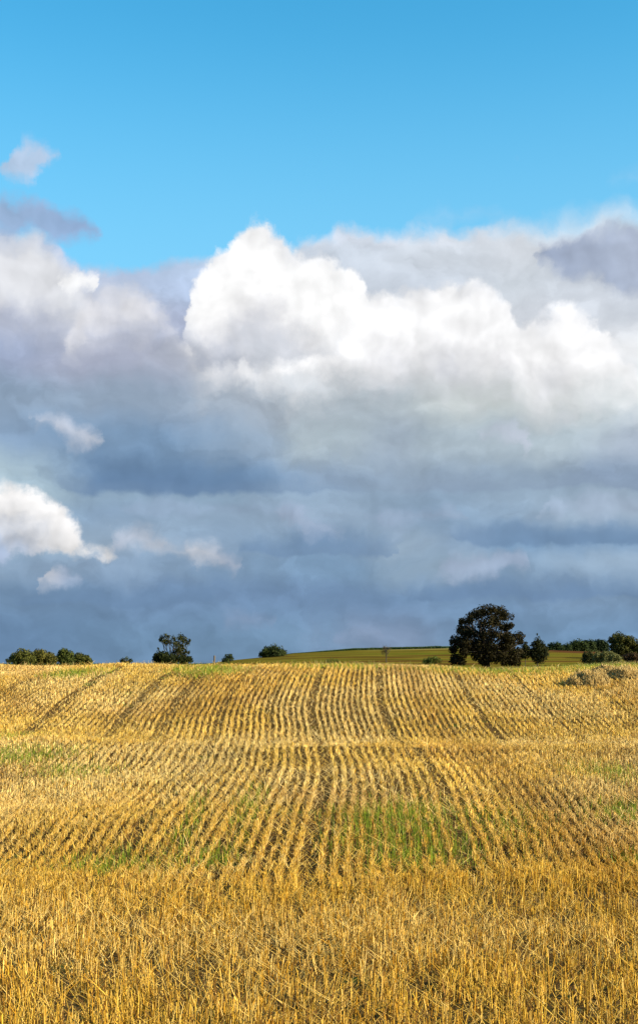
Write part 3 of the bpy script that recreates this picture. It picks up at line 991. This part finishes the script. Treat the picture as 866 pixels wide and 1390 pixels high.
# --- left hedgerow clump
k = 6.186
G = 'bushes on the skyline at the far left'
LB = [([(130, 140, 34), (180, 105, 36), (235, 125, 40), (150, 165, 34), (225, 165, 40), (105, 150, 20), (275, 150, 26)], 190, 'rounded olive bush, first full one from the left end of the skyline row', (.030, .036, .010), (.115, .115, .022)),
      ([(325, 108, 36), (298, 140, 32), (375, 122, 38), (340, 160, 40), (420, 135, 34), (440, 165, 34), (465, 150, 22)], 380, 'widest olive bush with a sloping top, second in the skyline row', (.034, .036, .010), (.130, .115, .022)),
      ([(540, 95, 32), (515, 125, 28), (580, 115, 34), (530, 160, 36), (590, 160, 38), (610, 110, 16), (505, 95, 12)], 550, 'tallest bush of the skyline row, with a ragged upright top', (.022, .032, .009), (.085, .100, .020)),
      ([(665, 130, 30), (640, 160, 30), (710, 150, 30), (745, 165, 26), (690, 165, 30), (740, 130, 10)], 700, 'low tapering bush at the right end of the skyline row', (.026, .032, .009), (.095, .098, .020)),
      ([(66, 165, 15), (80, 175, 14)], 70, 'tiny dark bush at the left end of the skyline row', (.016, .022, .008), (.05, .06, .014))]
for i, (bl, bc, lb, c0, c1) in enumerate(LB):
    tree('hedge_bush', lb, 'bush', bc / k, 150 + 3 * i, [(a / k, 870 + b / k, c / k) for a, b, c in bl], .17, 1.0, c0, c1, 30 + i, G, trunk_r=.06, fat=1.32, gap=.30, gapscale=1.3, stems=3, fork=.3)

# --- the open tree left of the middle, and the bush at its foot
k = 9.62
OT = [(285, 150, 34), (330, 125, 34), (375, 130, 24), (350, 195, 44), (400, 215, 30), (275, 190, 24), (440, 160, 36), (525, 140, 48), (575, 180, 40), (480, 225, 50), (545, 260, 52), (620, 225, 30), (648, 190, 20),
      (510, 310, 46), (600, 330, 34), (560, 385, 46), (635, 345, 20), (470, 340, 36), (240, 292, 12)]
tree('open_tree', 'small tree with an open lopsided crown and bare forked branches', 'tree', 231.5, 150,
     [(190 + a / k, 850 + b / k, c / k) for a, b, c in OT], .17, .55, (.012, .016, .005), (.060, .060, .012), 41, trunk_r=.13, gap=.44, gapscale=1.5, fork=.42)
FB = [(250, 375, 50), (215, 430, 46), (310, 395, 60), (395, 415, 56), (460, 420, 50), (530, 430, 46), (645, 430, 36), (290, 450, 50), (590, 440, 40)]
tree('shrub', 'dense dark shrub around the foot of the open lopsided tree', 'shrub', 227, 147,
     [(190 + a / k, 850 + b / k, c / k) for a, b, c in FB], .16, 1.0, (.008, .012, .004), (.032, .038, .009), 42, trunk_r=.06, fat=1.25, gap=.28, gapscale=1.3, stems=3)

# --- small bushes on the skyline
G = 'small bushes along the field edge'
tree('small_bush', 'tiny flat bush on the skyline between hedge row and open tree', 'bush', 172, 120, [(166, 896.5, 3), (172, 895.5, 3.5), (178, 896.8, 2.6), (172, 899, 4)], .12, .9, (.016, .022, .008), (.06, .07, .016), 51, G, trunk_r=.04, stems=2, gap=.36, gapscale=2)
tree('small_bush', 'tiny spiky bush on the skyline just right of the post', 'bush', 310, 120,
     [(306, 894, 3), (310, 891.5, 3.2), (313.5, 890, 2.2), (315, 894, 3), (303, 896, 2.6), (309, 897, 4), (306.5, 889.5, 1.4)], .12, .85, (.016, .024, .010), (.055, .070, .018), 52, G, trunk_r=.04, stems=3, gap=.38, gapscale=2)
tree('small_bush', 'light green bush low on the hillside left of the broad tree', 'bush', 586, 240, [(577, 897.5, 4), (584, 895, 4), (590, 894.5, 4), (596, 897, 3.6), (586, 899, 5)], .2, .8, (.030, .042, .010), (.12, .14, .025), 53, G, trunk_r=.05, stems=3, gap=.36, gapscale=1.2)
tree('small_bush', 'light green bush at the foot of the hillside right of the round tree', 'bush', 451, 240, [(445, 898.5, 3.4), (451, 896.8, 3.6), (457, 898, 3.2)], .2, .8, (.040, .052, .010), (.14, .15, .028), 54, G, trunk_r=.05, stems=2, gap=.36, gapscale=1.2)

# --- round tree on the left shoulder of the hill
tree('round_tree', 'compact round tree at the left end of the hillside', 'tree', 370, 395,
     [(371, 880.5, 6), (362, 883, 5.5), (378, 883, 6), (384, 886, 4.5), (357, 887, 4.5), (368, 887.5, 7), (378, 889, 6), (353.5, 889, 2.4), (362, 890, 5)], .45, .85, (.014, .022, .008), (.055, .070, .016), 61, trunk_r=.3, gap=.34, gapscale=.5, fork=.3)

# --- distant trees on the right
G = 'distant trees on the right skyline'
DT = [('low rounded tree at the left end of the distant row', 753, [(750, 878, 4.5), (755, 876, 4.5), (758, 880, 4.5), (748, 882, 4), (754, 884, 5)], (.014, .024, .010), (.040, .060, .016)),
      ('lowest tree of the distant row, beside its rounded end tree', 767, [(764, 880.5, 4.5), (770, 879, 4.8), (768, 884, 5), (762, 884, 4)], (.014, .024, .010), (.044, .062, .016)),
      ('bright green broad tree in the middle of the distant row', 784, [(780, 875.5, 5), (786, 873.5, 5), (790, 877, 5), (778, 880, 5), (785, 881, 6), (792, 882, 5)], (.018, .028, .010), (.055, .075, .018)),
      ('upright tree of the distant row with a knobbly flat top', 798, [(795, 873, 4), (800, 872, 4), (798, 877, 5), (803, 876, 4), (797, 882, 5), (803, 882, 5)], (.016, .026, .010), (.048, .066, .016)),
      ('darkest tree of the distant row, next to the large olive tree', 814, [(808, 874, 4.5), (814, 873, 5), (820, 874, 4.5), (811, 879, 5), (818, 879, 5.5), (813, 884, 6), (821, 884, 5)], (.010, .018, .008), (.028, .042, .012))]
for i, (lb, bx, bl, c0, c1) in enumerate(DT):
    tree('distant_tree', lb, 'tree', bx, 470 + 4 * i, bl, .5, .8, c0, c1, 70 + i, G, trunk_r=.2, fat=1.38, gap=.32, gapscale=.45, fork=.3)
k = 5.217
RT = [(720, 78, 34), (690, 95, 30), (755, 90, 36), (665, 100, 18), (800, 110, 40), (845, 125, 30), (700, 130, 36), (760, 140, 46), (830, 160, 46), (880, 160, 40), (720, 175, 40), (790, 190, 46), (870, 200, 50), (920, 180, 44), (935, 210, 40), (690, 175, 24)]
tree('olive_tree', 'large rounded olive-green tree at the right edge of the skyline', 'tree', 847, 330,
     [(700 + a / k, 850 + b / k, c / k) for a, b, c in RT], .38, .8, (.020, .026, .008), (.085, .082, .018), 81, trunk_r=.35, gap=.36, gapscale=.5, fork=.3)

# --- hedge bushes below it
G = 'hedge bushes below the distant trees'
tree('field_hedge_bush', 'dark bush at the left end of the hedge, beside the pale bush', 'bush', 797, 222, [(794, 889, 4), (800, 888, 4.5), (797, 893, 5), (803, 893, 5), (793, 896, 4.5), (800, 898, 5)], .2, .85, (.016, .020, .008), (.060, .062, .016), 91, G, trunk_r=.06, stems=3, gap=.36, gapscale=1.2)
tree('field_hedge_bush', 'long pale grey-green bush with drooping sprays below the olive tree', 'bush', 824, 215, [(811, 889, 4.5), (819, 888, 4.6), (828, 888.5, 4.6), (836, 891, 4.4), (842, 894.5, 3.6), (809, 895, 5), (818, 895, 5.5), (828, 895, 5.5), (837, 897, 4.5), (816, 899, 5), (828, 899, 5)], .2, .9, (.050, .056, .018), (.20, .19, .065), 92, G, trunk_r=.06, stems=4, gap=.34, gapscale=1.2)
tree('field_hedge_bush', 'dark red-brown bush at the right end of the hedge', 'bush', 860, 224, [(849, 892, 4), (856, 890.5, 4.5), (864, 891, 4.5), (872, 892, 5), (852, 897, 4.5), (861, 897, 5), (870, 898, 5)], .2, .85, (.022, .014, .008), (.075, .045, .020), 93, G, trunk_r=.06, stems=3, gap=.36, gapscale=1.2)

# --- spindly bare tree on the hillside
r = np.random.default_rng(5)
Y = 300
X = at(524, 900, Y)[0]
zb = h(X, Y)
e = empty('bare_tree', (X, Y, zb), 'spindly leafless tree standing alone against the hillside', 'tree')
hh = at(524, 876.5, Y)[2] - zb
paths = [([(0, 0, -.3), (.05, 0, hh * .4), (-.03, 0, hh * .8)], [.11, .08, .05])]
tw = []
for i in range(26):
    z0 = hh * (.25 + .55 * r.random())
    a = r.random() * 6.28
    L = hh * (.15 + .22 * r.random())
    p0 = np.array([.05, 0, z0]); p1 = p0 + np.array([math.cos(a) * L * .5, math.sin(a) * L * .5, L * .45]); p2 = p1 + np.array([math.cos(a) * L * .3, math.sin(a) * L * .3, L * .55])
    paths.append(([p0, p1, p2], [.035, .028, .02]))
Vt, Qt = tubes(paths, 5)
mesh_obj('trunk', Vt, Qt, M_BARK, e, smooth=True)
V, Q, T = foliage(None, [(r.normal(0, .7), r.normal(0, .7), hh * (.45 + .5 * r.random()), .5) for i in range(9)], .16, .12, (.05, .04, .02), (.12, .09, .04), r)
mesh_obj('crown', V, Q, M_LEAF, e, tint=T)

# --- crop standing on the ridge
n = 26000
x = -14 + 66 * r.random(n)
y = 474 + 14 * r.random(n)
hg = (.30 + .75 * fbm(x * .15, y * .1, 5.0, 3)) * sstep(-12, 22, x) * (.7 + .5 * r.random(n)) + .1
a = r.random(n) * 6.28
tint = lerp((.020, .045, .012), (.05, .09, .02), r.random(n))
V, Q, T = blades(x, y, H(x, y), np.cos(a), np.sin(a), .1 + .35 * r.random(n), hg, np.full(n, .22), tint, 2, taper=.4)
cr = mesh_obj('maize_crop', V, Q, M_GREEN, tint=T)
tag(cr, 'dark green strip of standing crop along the top of the hillside', 'crop', kind='stuff')

# --- wooden post at the field edge
Y = 47.5
X = at(291, 895, Y)[0]
zb = h(X, Y)
topz = at(291, 890, Y)[2] - zb
e = empty('fence_post', (X, Y, zb), 'short weathered wooden post standing alone on the skyline', 'post')
bm = bmesh.new()
segs = 10
rings = []
for i, (z, rr) in enumerate([(-.3, .048), (0, .048), (topz * .5, .045), (topz - .05, .046), (topz - .012, .044), (topz, .036)]):
    rings.append([bm.verts.new((rr * math.cos(2 * math.pi * s / segs) * .75 * (1 + .06 * math.sin(s * 2.3)) + .012 * z, rr * math.sin(2 * math.pi * s / segs), z + (.012 * math.cos(s) if i > 3 else 0))) for s in range(segs)])
for a_, b_ in zip(rings, rings[1:]):
    for s in range(segs):
        bm.faces.new((a_[s], a_[(s + 1) % segs], b_[(s + 1) % segs], b_[s]))
bm.faces.new(rings[-1]); bm.faces.new(rings[0][::-1])
me = bpy.data.meshes.new('post_shaft')
bm.to_mesh(me); bm.free()
m, nb, out = material('weathered_wood')
tc = nb.new('ShaderNodeTexCoord')
pb = nb.new('ShaderNodeBsdfPrincipled')
nb.put(pb.inputs['Base Color'], nb.mix(nb.noise(nb.v('MULTIPLY', tc.outputs['Object'], (1, 1, .1)), 40, 5, .6), (.07, .05, .038, 1), (.15, .12, .09, 1)))
pb.inputs['Roughness'].default_value = .85
nb.t.links.new(pb.outputs[0], out.inputs[0])
me.materials.append(m)
po = bpy.data.objects.new('post_shaft', me)
COL.objects.link(po)
po.parent = e
#@@TREES_END
